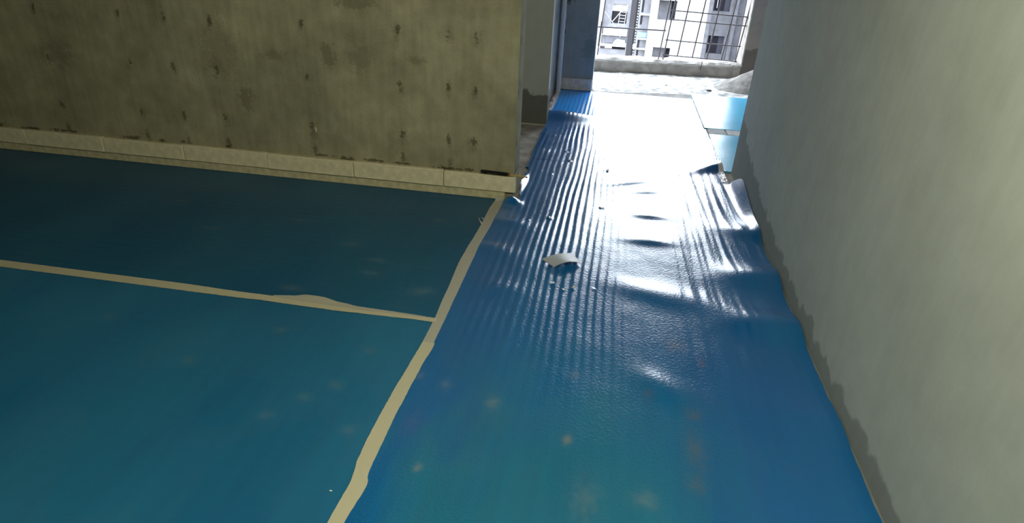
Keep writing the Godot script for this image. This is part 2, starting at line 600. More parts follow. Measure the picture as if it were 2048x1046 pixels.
func materials() -> void:
	M.film = mat(Color.WHITE, 0.24, 0.7)
	M.film.vertex_color_use_as_albedo = true
	M.film.clearcoat_enabled = true
	M.film.clearcoat = 0.3
	M.film.clearcoat_roughness = 0.14
	var pebble := grain(512, 0.05, 3, 5)
	triplanar(M.film, pebble, 2.2, 0.08)
	M.film_dull = mat(Color.WHITE, 0.38, 0.35)
	M.film_dull.vertex_color_use_as_albedo = true
	triplanar(M.film_dull, pebble, 2.2, 0.05)
	M.film_plain = mat(Color.WHITE, 0.25, 0.5)
	M.film_plain.vertex_color_use_as_albedo = true
	triplanar(M.film_plain, pebble, 2.2, 0.05)
	M.tape = mat(Color(0.72, 0.71, 0.62), 0.55, 0.4)
	M.tape_old = mat(Color(0.66, 0.66, 0.62), 0.5, 0.4)
	M.tape_pale = mat(Color(0.82, 0.79, 0.80), 0.3, 0.8)
	M.foam = mottled(Color(0.84, 0.82, 0.71), 0.06, 3.0, 21, 0.02, 0.85)
	M.foam_low = mottled(Color(0.74, 0.72, 0.60), 0.10, 3.0, 22, 0.02, 0.9)
	M.foam_grey = mottled(Color(0.74, 0.74, 0.74), 0.10, 3.0, 23, 0.02, 0.9)
	M.slab = mottled(Color(0.62, 0.60, 0.58), 0.18, 1.0, 24, 0.2)
	M.sand = mottled(Color(0.83, 0.82, 0.81), 0.40, 1.3, 25, 0.25)
	M.heap = mottled(Color(0.64, 0.62, 0.60), 0.3, 1.7, 26, 0.4)
	M.stone = mottled(Color(0.38, 0.37, 0.36), 0.3, 6.0, 27, 0.3)
	M.curb = mottled(Color(0.64, 0.62, 0.60), 0.15, 1.2, 28, 0.3)
	M.curb_cap = mottled(Color(0.72, 0.70, 0.68), 0.15, 2.0, 29, 0.4)
	M.steel = mat(Color(0.42, 0.40, 0.41), 0.6, 0.5)
	M.steel.metallic = 0.6
	M.pvc = mat(Color(0.72, 0.75, 0.80), 0.35, 0.5)
	M.white_plastic = mat(Color(0.66, 0.69, 0.74), 0.45, 0.5)
	M.white_plastic.cull_mode = BaseMaterial3D.CULL_DISABLED
	M.clear = mat(Color(0.80, 0.88, 0.92), 0.2, 0.7)
	M.clear.cull_mode = BaseMaterial3D.CULL_DISABLED
	M.black = mat(Color(0.055, 0.055, 0.06), 0.5, 0.4)
	M.wood = mat(Color(0.66, 0.60, 0.42), 0.75, 0.3)
	M.rust = mat(Color(0.50, 0.34, 0.20), 0.7, 0.3)
	M.print = mat(Color(0.34, 0.34, 0.35), 0.6, 0.3)

func structure() -> void:
	var S := "structure"
	tag(obj("floor", box_mesh(Vector3(-5.4, -0.30, -8.75), Vector3(4.4, -0.0125, 3.2)), M.slab), "bare grey concrete floor slab under the blue film sheets", "floor", "", S)
	tag(obj("ceiling", box_mesh(Vector3(-5.4, CEIL, -8.75), Vector3(4.4, CEIL + 0.2, 3.2)), mottled(Color(0.40, 0.39, 0.37), 0.1, 0.7, 30)), "bare grey concrete ceiling of the room", "ceiling", "", S)
	# front-facing concrete wall with form tie marks every 30 cm
	var dark := Color(0.42, 0.405, 0.33)
	var darker := Color(0.30, 0.285, 0.225)
	var bl := []
	var rng := RandomNumberGenerator.new()
	rng.seed = 4
	for b in [[-2.08, 0.79, 0.10, 0.05, 0.45], [-1.72, 0.81, 0.07, 0.085, 0.55], [-1.52, 0.80, 0.09, 0.10, 0.40], [-1.17, 0.82, 0.07, 0.035, 0.4], [-1.53, 1.12, 0.16, 0.05, 0.6], [-2.31, 0.51, 0.07, 0.10, 0.55], [-2.45, 0.80, 0.16, 0.20, 0.3], [-1.70, 1.45, 0.2, 0.1, 0.4], [-3.0, 1.2, 0.2, 0.14, 0.45], [-3.6, 0.7, 0.15, 0.1, 0.4]]:
		bl.append([b[0] + 5.25, b[1], b[2], b[3], dark, b[4], 0.5])
	for cx in [-0.81, -0.972, -1.274, -1.876, -2.48, -2.78, -3.09, -3.69, -4.29]:
		for ry in [[0.20, 0.7], [0.358, 0.9], [0.672, 1.0], [0.976, 1.0], [1.28, 1.0], [1.6, 0.9]]:
			if ry[0] < 0.3 and cx > -0.9: continue
			var s: float = rng.randf_range(0.65, 0.95)
			bl.append([cx + 5.25 + rng.randf_range(-0.004, 0.004), ry[0] + rng.randf_range(-0.008, 0.008), 0.017 * s, 0.038 * s, darker, 0.75 * ry[1], 0.9])
			bl.append([cx + 5.25 + rng.randf_range(-0.01, 0.01), ry[0] - 0.01, 0.035 * s, 0.07 * s, dark, 0.3, 0.6])
	bl.append([-1.855 + 5.25, 0.345, 0.009, 0.022, Color(0.86, 0.85, 0.78), 0.9, 0.4])
	bl.append([-1.876 + 5.25, 0.28, 0.03, 0.10, dark, 0.35, 0.5])
	bl.append([-1.15 + 5.25, 0.44, 0.035, 0.06, Color(0.68, 0.67, 0.57), 0.5, 0.6])
	bl.append([-1.32 + 5.25, 0.245, 0.012, 0.014, Color(0.55, 0.53, 0.35), 0.8, 0.4])
	for k in 26:
		bl.append([rng.randf_range(0.3, 4.6), 0.168 + rng.randf_range(-0.004, 0.012), rng.randf_range(0.02, 0.10), rng.randf_range(0.008, 0.018), darker, 0.75, 0.8])
	var t := plaster(4.70, CEIL, 260.0, Color(0.585, 0.575, 0.485), 0.15, bl, null, 0.8, 3)
	tag(obj("wall_left", wall_mesh(Vector3(-5.25, -0.0125, -3.85), Vector3(-0.55, CEIL, -3.65), -5.25, 4.70), plaster_mat(t)), "stained olive grey concrete wall with rows of dark form tie marks", "wall", "", S)
	# right wall along the passage
	var tide := func(u): return maxf(0.05, lerpf(0.40, 0.08, smoothstep(0.0, 1.0, sqrt(clampf(u / 2.6, 0.0, 1.0))) )) + (0.05 if u < 0.25 else 0.0)
	var tr := plaster(7.8, CEIL, 130.0, Color(0.73, 0.765, 0.74), 0.05, [], tide, 0.80, 40)
	tag(obj("wall_right", wall_mesh(Vector3(0.945, -0.0125, -4.60), Vector3(1.15, CEIL, 3.0), -4.6, 7.8), plaster_mat(tr)), "smooth grey green rendered wall along the right of the passage, damp at its foot", "wall", "", S)
	# jamb beyond the doorway in the left side of the passage
	var tj := plaster(1.2, CEIL, 160.0, Color(0.66, 0.68, 0.66), 0.05, [], func(u): return 0.27 + 0.02 * sin(u * 9.0), 0.62, 50)
	tag(obj("wall_doorway", wall_mesh(Vector3(-1.75, -0.0125, -5.62), Vector3(-0.556, CEIL, -5.50), -1.75, 1.2), plaster_mat(tj)), "grey plastered doorway end wall with a dark damp band at its foot", "wall", "", S)
	var td := mottled(Color(0.52, 0.53, 0.53), 0.12, 0.8, 51)
	tag(obj("wall_passage", box_mesh(Vector3(-0.83, -0.0125, -7.05), Vector3(-0.635, CEIL, -5.62)), td), "dark set-back passage wall between the doorway and the grey pipe", "wall", "", S)
	# end wall left of the opening
	var te := plaster(2.0, CEIL, 160.0, Color(0.55, 0.59, 0.62), 0.07, [[1.62, 0.60, 0.016, 0.03, Color(0.2, 0.2, 0.2), 0.8, 0.8], [1.60, 0.30, 0.016, 0.03, Color(0.2, 0.2, 0.2), 0.7, 0.8], [1.62, 0.92, 0.07, 0.04, Color(0.22, 0.22, 0.22), 0.7, 0.8], [1.9, 0.45, 0.10, 0.16, Color(0.40, 0.47, 0.46), 0.5, 0.6]], null, 0.8, 60)
	tag(obj("wall_end", wall_mesh(Vector3(-2.2, -0.0125, -7.25), Vector3(-0.232, CEIL, -7.05), -2.2, 2.0), plaster_mat(te)), "blue grey concrete end wall left of the bright barred opening", "wall", "", S)
	# outer wall with its opening, low curb below
	var slant := Transform3D(Basis(Vector3.UP, deg_to_rad(5.5)), Vector3(-0.25, 0, -8.25))
	var tw := plaster(3.2, CEIL, 130.0, Color(0.62, 0.59, 0.57), 0.06, [], func(_u): return 0.36, 0.72, 70)
	var wf := thing("wall_far", "brown grey outer wall framing the barred opening, darker at its foot", "wall", Vector3.ZERO, "", S)
	wf.transform = slant
	obj("wall", wall_mesh(Vector3(1.835, -0.0125, -0.28), Vector3(5.0, CEIL, 0.0), 1.835, 3.2), plaster_mat(tw), wf)
	obj("wall", box_mesh(Vector3(-2.2, -0.0125, -0.28), Vector3(-0.75, CEIL, 0.0)), M.curb, wf)
	obj("lintel", box_mesh(Vector3(-0.75, 2.62, -0.28), Vector3(1.835, CEIL, 0.0)), M.curb, wf)
	var cv := obj("curb", box_mesh(Vector3(-0.75, -0.0125, -0.28), Vector3(1.835, 0.14, 0.0), 0.008), M.curb, wf)
	# rough mortar cap on the curb
	var nz := noise(8, 6.0, 3)
	var st := st_new()
	var P := func(i, k): # profile round the cap
		var x: float = -0.75 + 2.585 * i / 90.0
		var n: float = nz.get_noise_2d(x, k * 3.0)
		var pr: Array = [[0.004, 0.128], [0.012, 0.150], [-0.03, 0.172], [-0.12, 0.178], [-0.24, 0.176], [-0.285, 0.15]][k]
		return Vector3(x, pr[1] + 0.016 * n + (0.012 if x > 1.70 else 0.0), pr[0] + 0.014 * n)
	for i in 90:
		for k in 5: quad(st, P.call(i, k), P.call(i + 1, k), P.call(i + 1, k + 1), P.call(i, k + 1), Vector3(0, 1, 0.4 - 0.2 * k))
	st.index()
	obj("mortar_cap", st.commit(), M.curb_cap, wf)
	# right reveal of the opening, outdoor light put into its paler colour
	obj("reveal", box_mesh(Vector3(1.822, 0.16, -0.29), Vector3(1.836, 2.62, 0.006), 0.004), M.curb_cap, wf)
	# the rest of the shell, out of the picture
	var shell := mottled(Color(0.40, 0.39, 0.36), 0.12, 0.8, 80)
	tag(obj("wall_back", box_mesh(Vector3(-5.4, -0.0125, 3.0), Vector3(1.15, CEIL, 3.2)), shell), "bare concrete wall behind the camera", "wall", "", S)
	tag(obj("wall_side", box_mesh(Vector3(-5.4, -0.0125, -3.65), Vector3(-5.25, CEIL, 3.0)), shell), "bare concrete wall closing the left end of the room", "wall", "", S)
	tag(obj("wall_closet", box_mesh(Vector3(-2.0, -0.0125, -7.05), Vector3(-1.85, CEIL, -3.85)), shell), "bare wall of the dark room behind the doorway", "wall", "", S)
	tag(obj("wall_east", box_mesh(Vector3(4.2, -0.0125, -8.0), Vector3(4.4, CEIL, -4.6)), shell), "bare wall of the side room right of the passage", "wall", "", S)
	tag(obj("wall_south", box_mesh(Vector3(1.15, -0.0125, -4.6), Vector3(4.4, CEIL, -4.4)), shell), "bare wall of the side room behind the right wall", "wall", "", S)
	tag(obj("wall_west", box_mesh(Vector3(-2.3, -0.0125, -8.4), Vector3(-2.1, CEIL, -7.05)), shell), "bare wall closing the left end of the sandy strip", "wall", "", S)

func mats() -> void:
	var pale := Vector3(0.20, 0.27, 0.27)
	var brown := Vector3(0.13, 0.14, 0.11)
	var dA := [[-0.016, -1.579, 0.022, 0.026, 0.45, Vector3(0.30, 0.29, 0.22)], [-0.473, -1.359, 0.018, 0.02, 0.6, pale], [-0.300, -1.711, 0.03, 0.05, 0.35, pale], [-0.49, -1.77, 0.03, 0.04, 0.25, pale], [0.383, -2.23, 0.05, 0.06, 0.35, brown], [0.48, -2.13, 0.02, 0.04, 0.4, Vector3(0.12, 0.10, 0.12)], [0.26, -1.875, 0.03, 0.04, 0.3, brown], [0.24, -1.376, 0.05, 0.04, 0.35, pale], [0.417, -1.80, 0.04, 0.05, 0.35, brown], [0.41, -1.62, 0.045, 0.12, 0.35, brown], [0.40, -1.47, 0.04, 0.05, 0.3, brown], [0.06, -1.34, 0.06, 0.10, 0.25, pale], [-0.018, -1.935, 0.03, 0.04, 0.25, pale], [-0.602, -1.805, 0.02, 0.03, 0.3, pale], [-0.55, -1.55, 0.05, 0.10, 0.2, Vector3(0.12, 0.10, 0.25)]]
	var dB := []
	for p in [[-1.297, -2.794], [-1.09, -2.656], [-1.074, -2.523], [-0.763, -2.423], [-0.916, -3.22], [-1.378, -2.30], [-1.693, -3.016], [-0.79, -2.39], [-2.1, -2.8], [-2.5, -3.1]]:
		dB.append([p[0], p[1], 0.06, 0.03, 0.20, pale])  # pale smudges and glints painted into the sheet colour
	var dC := []
	for p in [[-0.966, -1.593], [-0.887, -1.682], [-0.845, -1.915], [-1.26, -1.966], [-0.745, -1.472], [-1.057, -1.48], [-1.5, -1.7], [-2.0, -1.9]]:
		dC.append([p[0], p[1], 0.035, 0.03, 0.18, pale])
	var tone := func(c: Vector3, x: float, z: float, k := 1.0) -> Vector3:
		var n := warp.get_noise_2d(x * 1.5, z * 0.8)
		var s := warp.get_noise_2d(x * 14.0, z * 0.8)
		return Vector3(c.x * (1.0 + 0.35 * n), c.y * (1.0 + 0.16 * n + 0.06 * s), c.z * (1.0 + 0.08 * n + 0.05 * s))
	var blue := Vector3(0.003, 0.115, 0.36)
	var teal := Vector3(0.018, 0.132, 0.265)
	var group := "blue film underlay sheets on the floor"
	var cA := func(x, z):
		# greener tint over the near middle of the sheet, fading towards its edges
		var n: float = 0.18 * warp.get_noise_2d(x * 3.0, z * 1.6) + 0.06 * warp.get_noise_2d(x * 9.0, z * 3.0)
		var teal_mix := smoothstep(-2.3, -1.25, z + n) * smoothstep(-0.66, -0.22, x + n) * smoothstep(0.80, 0.10, x + n)
		return dust_and_glints(tone.call(blue.lerp(Vector3(0.018, 0.165, 0.285), teal_mix), x, z), x, z, dA)
	var hA := func(x, z, acts): return sheet_height(x, z, acts) + blister_height(x, z)
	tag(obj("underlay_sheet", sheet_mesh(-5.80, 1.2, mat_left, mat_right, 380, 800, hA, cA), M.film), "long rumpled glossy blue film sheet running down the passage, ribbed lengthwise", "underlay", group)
	var flat := func(x, z, _a): return -0.0005 + 0.0012 * warp.get_noise_2d(x * 1.3, z * 1.3) + 0.0003 * sin(TAU * z / 0.055 + 2.0 * warp.get_noise_2d(x, z)) * smoothstep(-0.65, -0.9, x)
	var cB := func(x, z): return dust_and_glints(tone.call(teal * 0.72, x, z), x, z, dB)
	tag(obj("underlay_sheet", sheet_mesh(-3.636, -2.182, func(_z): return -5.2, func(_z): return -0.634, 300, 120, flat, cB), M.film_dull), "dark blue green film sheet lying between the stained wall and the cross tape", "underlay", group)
	var cC := func(x, z): return dust_and_glints(tone.call(teal, x, z), x, z, dC)
	tag(obj("underlay_sheet", sheet_mesh(-2.178, 1.2, func(_z): return -5.2, func(_z): return -0.634, 300, 240, flat, cC), M.film_dull), "blue green film sheet nearest the camera, left of the long tape", "underlay", group)
	var cF := func(x, z): return tone.call(Vector3(0.006, 0.27, 0.80), x, z)
	var hF := func(x, z, _a): return -0.002 + 0.0009 * sin(TAU * x / 0.0415) * smoothstep(0.3, 0.1, x) + 0.0015 * warp.get_noise_2d(x * 2.0, z * 2.0)
	tag(obj("underlay_sheet", sheet_mesh(-7.04, -5.815, func(_z): return -0.60, func(z): return 0.872 + 0.004 * warp.get_noise_2d(z * 6.0, 2.0), 340, 60, hF, func(x, z): return cF.call(x, z)), M.film_plain), "bright blue ribbed film sheet at the far end below the blue grey end wall", "underlay", group)
	var hD := func(x, z, _a): return -0.0015 + 0.002 * warp.get_noise_2d(x * 2.0, z * 2.0)
	var cD := func(x, z): return tone.call(Vector3(0.04, 0.46, 0.74), x, z)
	tag(obj("underlay_sheet", sheet_mesh(-7.28, -5.86, func(_z): return 0.880, func(_z): return 4.15, 60, 40, hD, cD), M.film_plain), "cyan film sheet in the side room beyond the white foam strip", "underlay", group)
	tag(obj("underlay_sheet", sheet_mesh(-5.655, -4.63, func(_z): return 0.897, func(_z): return 4.15, 60, 40, hD, cD), M.film_plain), "light blue film sheet tucked behind the far corner of the right wall", "underlay", group)

func tapes() -> void:
	var G := "pale adhesive tape strips on the film seams"
	var hz := func(x: float, z: float) -> float: return maxf(sheet_height(clampf(x, mat_left(z), 0.94), z, active(z)), 0.0006)
	var flat := func(_x, _z): return 0.0008
	var up := thing("tape_strip", "long pale tape strip from the wall foot down to the overlap", "tape", Vector3.ZERO, G)
	obj("strip", tape_mesh(tape_rows([[-3.66, -0.655, -0.602], [-3.45, -0.668, -0.607], [-3.24, -0.667, -0.609], [-3.0, -0.671, -0.617], [-2.76, -0.679, -0.617], [-2.4, -0.665, -0.613], [-2.18, -0.656, -0.610], [-1.98, -0.655, -0.609]], 0.01), hz), M.tape_old, up)
	for sh in [[[Vector3(-0.665, 0.002, -3.225), Vector3(-0.680, 0.010, -3.245), Vector3(-0.693, 0.024, -3.262)], 0.0045], [[Vector3(-0.667, 0.002, -3.29), Vector3(-0.676, 0.007, -3.30), Vector3(-0.684, 0.010, -3.296)], 0.003]]:
		var st := st_new()
		tube(st, sh[0], sh[1], 6, 0.0007)
		obj("loose_shred", st.commit(), M.tape_pale, up)
	var hz2 := func(x: float, z: float) -> float: return hz.call(x, z) + 0.0011
	var lo := thing("tape_strip", "long yellowish tape strip running towards the camera from the overlap", "tape", Vector3.ZERO, G)
	obj("strip", tape_mesh(tape_rows([[-2.015, -0.654, -0.604], [-1.99, -0.656, -0.603], [-1.85, -0.662, -0.612], [-1.70, -0.669, -0.616], [-1.56, -0.672, -0.619], [-1.45, -0.672, -0.617], [-1.34, -0.668, -0.616], [-1.305, -0.660, -0.614], [-1.26, -0.655, -0.601], [-1.11, -0.660, -0.614], [-0.9, -0.662, -0.612], [0.9, -0.660, -0.610]], 0.012), hz2), M.tape, lo)
	var cross := thing("tape_strip", "pale cross tape with a doubled fold, between the two left sheets", "tape", Vector3.ZERO, G)
	var tops := [[-5.2, -2.216, -2.160], [-1.9, -2.216, -2.160], [-1.57, -2.208, -2.160], [-1.45, -2.208, -2.164], [-1.33, -2.205, -2.160], [-1.19, -2.205, -2.159], [-1.09, -2.203, -2.157], [-0.99, -2.196, -2.161], [-0.86, -2.196, -2.164], [-0.74, -2.199, -2.169], [-0.643, -2.196, -2.163]]
	obj("strip", tape_mesh(tape_rows(tops, 0.012, true), func(x, z): return 0.0010 + (0.0012 if x > -0.69 else 0.0)), M.tape, cross)
	var fold := [[-1.42, -2.214, -2.204], [-1.34, -2.226, -2.198], [-1.27, -2.244, -2.195], [-1.2, -2.241, -2.193], [-1.1, -2.222, -2.190], [-1.0, -2.209, -2.185], [-0.88, -2.206, -2.190], [-0.70, -2.200, -2.190]]
	obj("folded_flap", tape_mesh(tape_rows(fold, 0.01, true), func(x, z): return 0.0022 + 0.006 * exp(-pow((x + 1.22) / 0.12, 2.0)) * smoothstep(-2.2, -2.24, z)), M.tape_old, cross)
	var e := thing("tape_strip", "crumpled whitish tape along the right edge of the rumpled sheet", "tape", Vector3.ZERO, G)
	obj("strip", tape_mesh(tape_rows([[-5.62, 0.864, 0.880], [-5.4, 0.862, 0.893], [-5.0, 0.858, 0.892], [-4.7, 0.852, 0.890], [-4.5, 0.850, 0.889], [-4.36, 0.846, 0.889]], 0.01), func(x, z): return maxf(sheet_height(x, z, active(z)), 0.001), 0.002, 0.003), M.tape_pale, e)
	var w := thing("tape_strip", "short whitish tape at the left edge of the far sheet beside the pipe", "tape", Vector3.ZERO, G)
	obj("strip", tape_mesh(tape_rows([[-6.95, -0.60, -0.565], [-6.5, -0.612, -0.560], [-6.2, -0.622, -0.562], [-5.86, -0.634, -0.572]], 0.02), func(_x, _z): return 0.0015, 0.002, 0.0015), M.tape_pale, w)

func boards() -> void:
	# foam skirting along the stained wall: 60 cm pieces on a lower band
	var G := "white foam skirting pieces along the stained wall"
	var cuts := [-0.533, -1.003, -1.608, -2.213, -2.818, -3.423, -4.028, -4.633, -5.238]
	var names := ["short end piece of white foam skirting under the black handled stick", "white foam skirting piece left of the short end piece", "white foam skirting piece, third from the passage corner", "white foam skirting piece, fourth from the passage corner", "white foam skirting piece, fifth from the passage corner", "white foam skirting piece, sixth from the passage corner", "white foam skirting piece, seventh from the passage corner", "white foam skirting piece at the far left end of the wall"]
	var st := st_new()
	box(st, Vector3(-5.24, 0.0, -3.65), Vector3(-0.602, 0.056, -3.628), 0.003)
	tag(obj("foam_band", st.commit(), M.foam_low), "long darker tan foam band under the white skirting pieces", "skirting")
	for k in 8:
		var m := box_mesh(Vector3(cuts[k + 1] + 0.0025, 0.0565, -3.65), Vector3(cuts[k] - 0.0015, 0.160 + 0.003 * (k % 2), -3.616 + 0.002 * ((k * 7) % 3)), 0.004)
		tag(obj("foam_skirting", m, M.foam), names[k], "skirting", G)
	# foam skirting at the foot of the far end wall
	tag(obj("foam_skirting", box_mesh(Vector3(-0.63, 0.0005, -7.05), Vector3(-0.234, 0.128, -7.02), 0.005), M.foam_grey), "grey foam skirting at the foot of the blue grey end wall", "skirting")
	# two foam pieces in the gap between the side room sheets
	var GG := "flat foam strips in the gap between the side room sheets"
	tag(obj("foam_strip", box_mesh(Vector3(0.905, -0.0122, -5.845), Vector3(1.055, -0.001, -5.67), 0.002), M.foam_grey), "pale foam strip in the floor gap beside the rumpled sheet", "foam strip", GG)
	tag(obj("foam_strip", box_mesh(Vector3(1.07, -0.0122, -5.845), Vector3(1.67, -0.001, -5.67), 0.002), M.foam_grey), "pale foam strip in the floor gap running behind the right wall", "foam strip", GG)

func small_things() -> void:
	# stick with a black sleeve lying on the skirting
	var p := thing("marking_stick", "black sleeved stick with pale wooden end lying on the foam skirting", "stick", Vector3(-0.762, 0.1665, -3.632))
	p.rotation = Vector3(0, deg_to_rad(-2.0), deg_to_rad(-0.8))
	obj("black_sleeve", box_mesh(Vector3(0, 0.0, -0.009), Vector3(0.176, 0.021, 0.009), 0.004), M.black, p)
	obj("orange_ring", box_mesh(Vector3(0.176, 0.001, -0.008), Vector3(0.188, 0.019, 0.008), 0.003), M.rust, p)
	obj("wooden_end", box_mesh(Vector3(0.188, 0.002, -0.007), Vector3(0.285, 0.016, 0.007), 0.003), M.wood, p)
	obj("brown_tip", box_mesh(Vector3(0.285, 0.0025, -0.006), Vector3(0.303, 0.012, 0.006), 0.004), M.rust, p)
	var st := st_new()
	var rng := RandomNumberGenerator.new()
	rng.seed = 9
	var x := 0.045
	while x < 0.10:
		var w := rng.randf_range(0.003, 0.007)
		st = st_new()
		box(st, Vector3(x, 0.006, 0.0088), Vector3(x + w, rng.randf_range(0.0085, 0.011), 0.0093))
		obj("print_mark", st.commit(), M.print, p)
		x += w + 0.002
	st = st_new()
	box(st, Vector3(0.006, 0.006, 0.0088), Vector3(0.014, 0.0115, 0.0094), 0.0002)
	obj("print_mark", st.commit(), M.print, p)
	# curved plastic offcut
	st = st_new()
	var q := func(i, j, dn):
		var s: float = i / 12.0
		var t: float = j / 4.0
		var a := Vector2(-0.268, -2.812).lerp(Vector2(-0.190, -2.742), 0.0)
		var near: Vector2 = Vector2(-0.192, -2.765).lerp(Vector2(-0.058, -2.852), s)
		var far: Vector2 = Vector2(-0.262, -2.836).lerp(Vector2(-0.112, -2.948), s)
		var c: Vector2 = near.lerp(far, t)
		return Vector3(c.x, 0.010 + 0.026 * sin(PI * (0.12 + 0.83 * s)) * (1.0 - 0.35 * t) + 0.004 * t - (0.0025 if dn else 0.0), c.y)
	for i in 12:
		for j in 4:
			quad(st, q.call(i, j, false), q.call(i + 1, j, false), q.call(i + 1, j + 1, false), q.call(i, j + 1, false), Vector3.UP)
			quad(st, q.call(i, j, true), q.call(i + 1, j, true), q.call(i + 1, j + 1, true), q.call(i, j + 1, true), Vector3.DOWN)
		quad(st, q.call(i, 0, false), q.call(i + 1, 0, false), q.call(i + 1, 0, true), q.call(i, 0, true), Vector3.BACK)
		quad(st, q.call(i, 4, false), q.call(i + 1, 4, false), q.call(i + 1, 4, true), q.call(i, 4, true), Vector3.FORWARD)
	for j in 4:
		quad(st, q.call(0, j, false), q.call(0, j + 1, false), q.call(0, j + 1, true), q.call(0, j, true), Vector3.LEFT)
		quad(st, q.call(12, j, false), q.call(12, j + 1, false), q.call(12, j + 1, true), q.call(12, j, true), Vector3.RIGHT)
	tag(obj("plastic_offcut", st.commit(), M.white_plastic), "arched pale grey plastic offcut lying in the middle of the ribbed sheet", "offcut")
	# curls of clear film, each in its own place
	var G := "small curls of clear film on the rumpled sheet"
	for s in [[-0.121, -2.578, 0.012, 0.007, 0.004, 20, "pale film curl just nearer than the grey plastic offcut"], [-0.077, -2.603, 0.015, 0.009, 0.007, 60, "bright film curl right below the grey plastic offcut"], [-0.182, -2.622, 0.008, 0.011, 0.006, 110, "upright film curl left below the grey plastic offcut"], [-0.283, -3.41, 0.008, 0.018, 0.007, 5, "oval film curl between the offcut and the stick"], [0.02, -3.659, 0.018, 0.006, 0.003, 0, "flat film curl right of the oval one, on the ribs"], [-0.257, -4.529, 0.013, 0.010, 0.006, 30, "film curl on the far crease behind the stick"], [0.032, -4.379, 0.013, 0.009, 0.005, 70, "film curl where the ribs fade into the glare"]]:
		var o := obj("film_curl", scrap_mesh(s[2], s[3], s[4], int(s[5]) + 3), M.clear)
		o.position = Vector3(s[0], sheet_height(s[0], s[1], active(s[1])) + blister_height(s[0], s[1]) + 0.0012, s[1])
		o.rotation.y = deg_to_rad(s[5])
		tag(o, s[6], "film curl", G)
	var fl := obj("white_fleck", lump_mesh(Vector3(0.0045, 0.0016, 0.002), 3), mat(Color(0.95, 0.95, 0.93), 0.6))
	fl.position = Vector3(-0.699, 0.0012, -1.217)
	tag(fl, "tiny white fleck on the near left sheet beside the tape", "fleck")
	# pipe in the far corner
	var pipe := thing("corner_pipe", "light grey vertical pipe in the corner beside the end wall", "pipe", Vector3(-0.592, 0, -6.90))
	obj("pipe", bar_mesh([Vector3(0, -0.01, 0), Vector3(0, 1.4, 0), Vector3(0, CEIL, 0)], 0.026, 16), M.pvc, pipe)
	obj("collar", bar_mesh([Vector3(0, 0.76, 0), Vector3(0, 0.80, 0)], 0.029, 16), M.pvc, pipe)
	# mortar lumps at the foot of the set-back wall
	var k := 0
	for l in [[-0.60, -6.42, 0.022, 0.035, 0.05], [-0.602, -6.18, 0.026, 0.030, 0.06], [-0.598, -5.98, 0.02, 0.020, 0.05], [-0.605, -5.78, 0.026, 0.026, 0.06]]:
		var o := obj("mortar_lump", lump_mesh(Vector3(l[2], l[3], l[4]), 60 + k), M.curb)
		o.position = Vector3(l[0], -0.006 + 0.25 * l[3], l[1])
		tag(o, ["grey mortar lump at the wall foot nearest the pipe", "grey mortar lump, second from the pipe at the wall foot", "small grey mortar lump, third from the pipe", "grey mortar lump beside the damp doorway wall"][k], "mortar lump", "mortar lumps at the foot of the set-back wall")
		k += 1

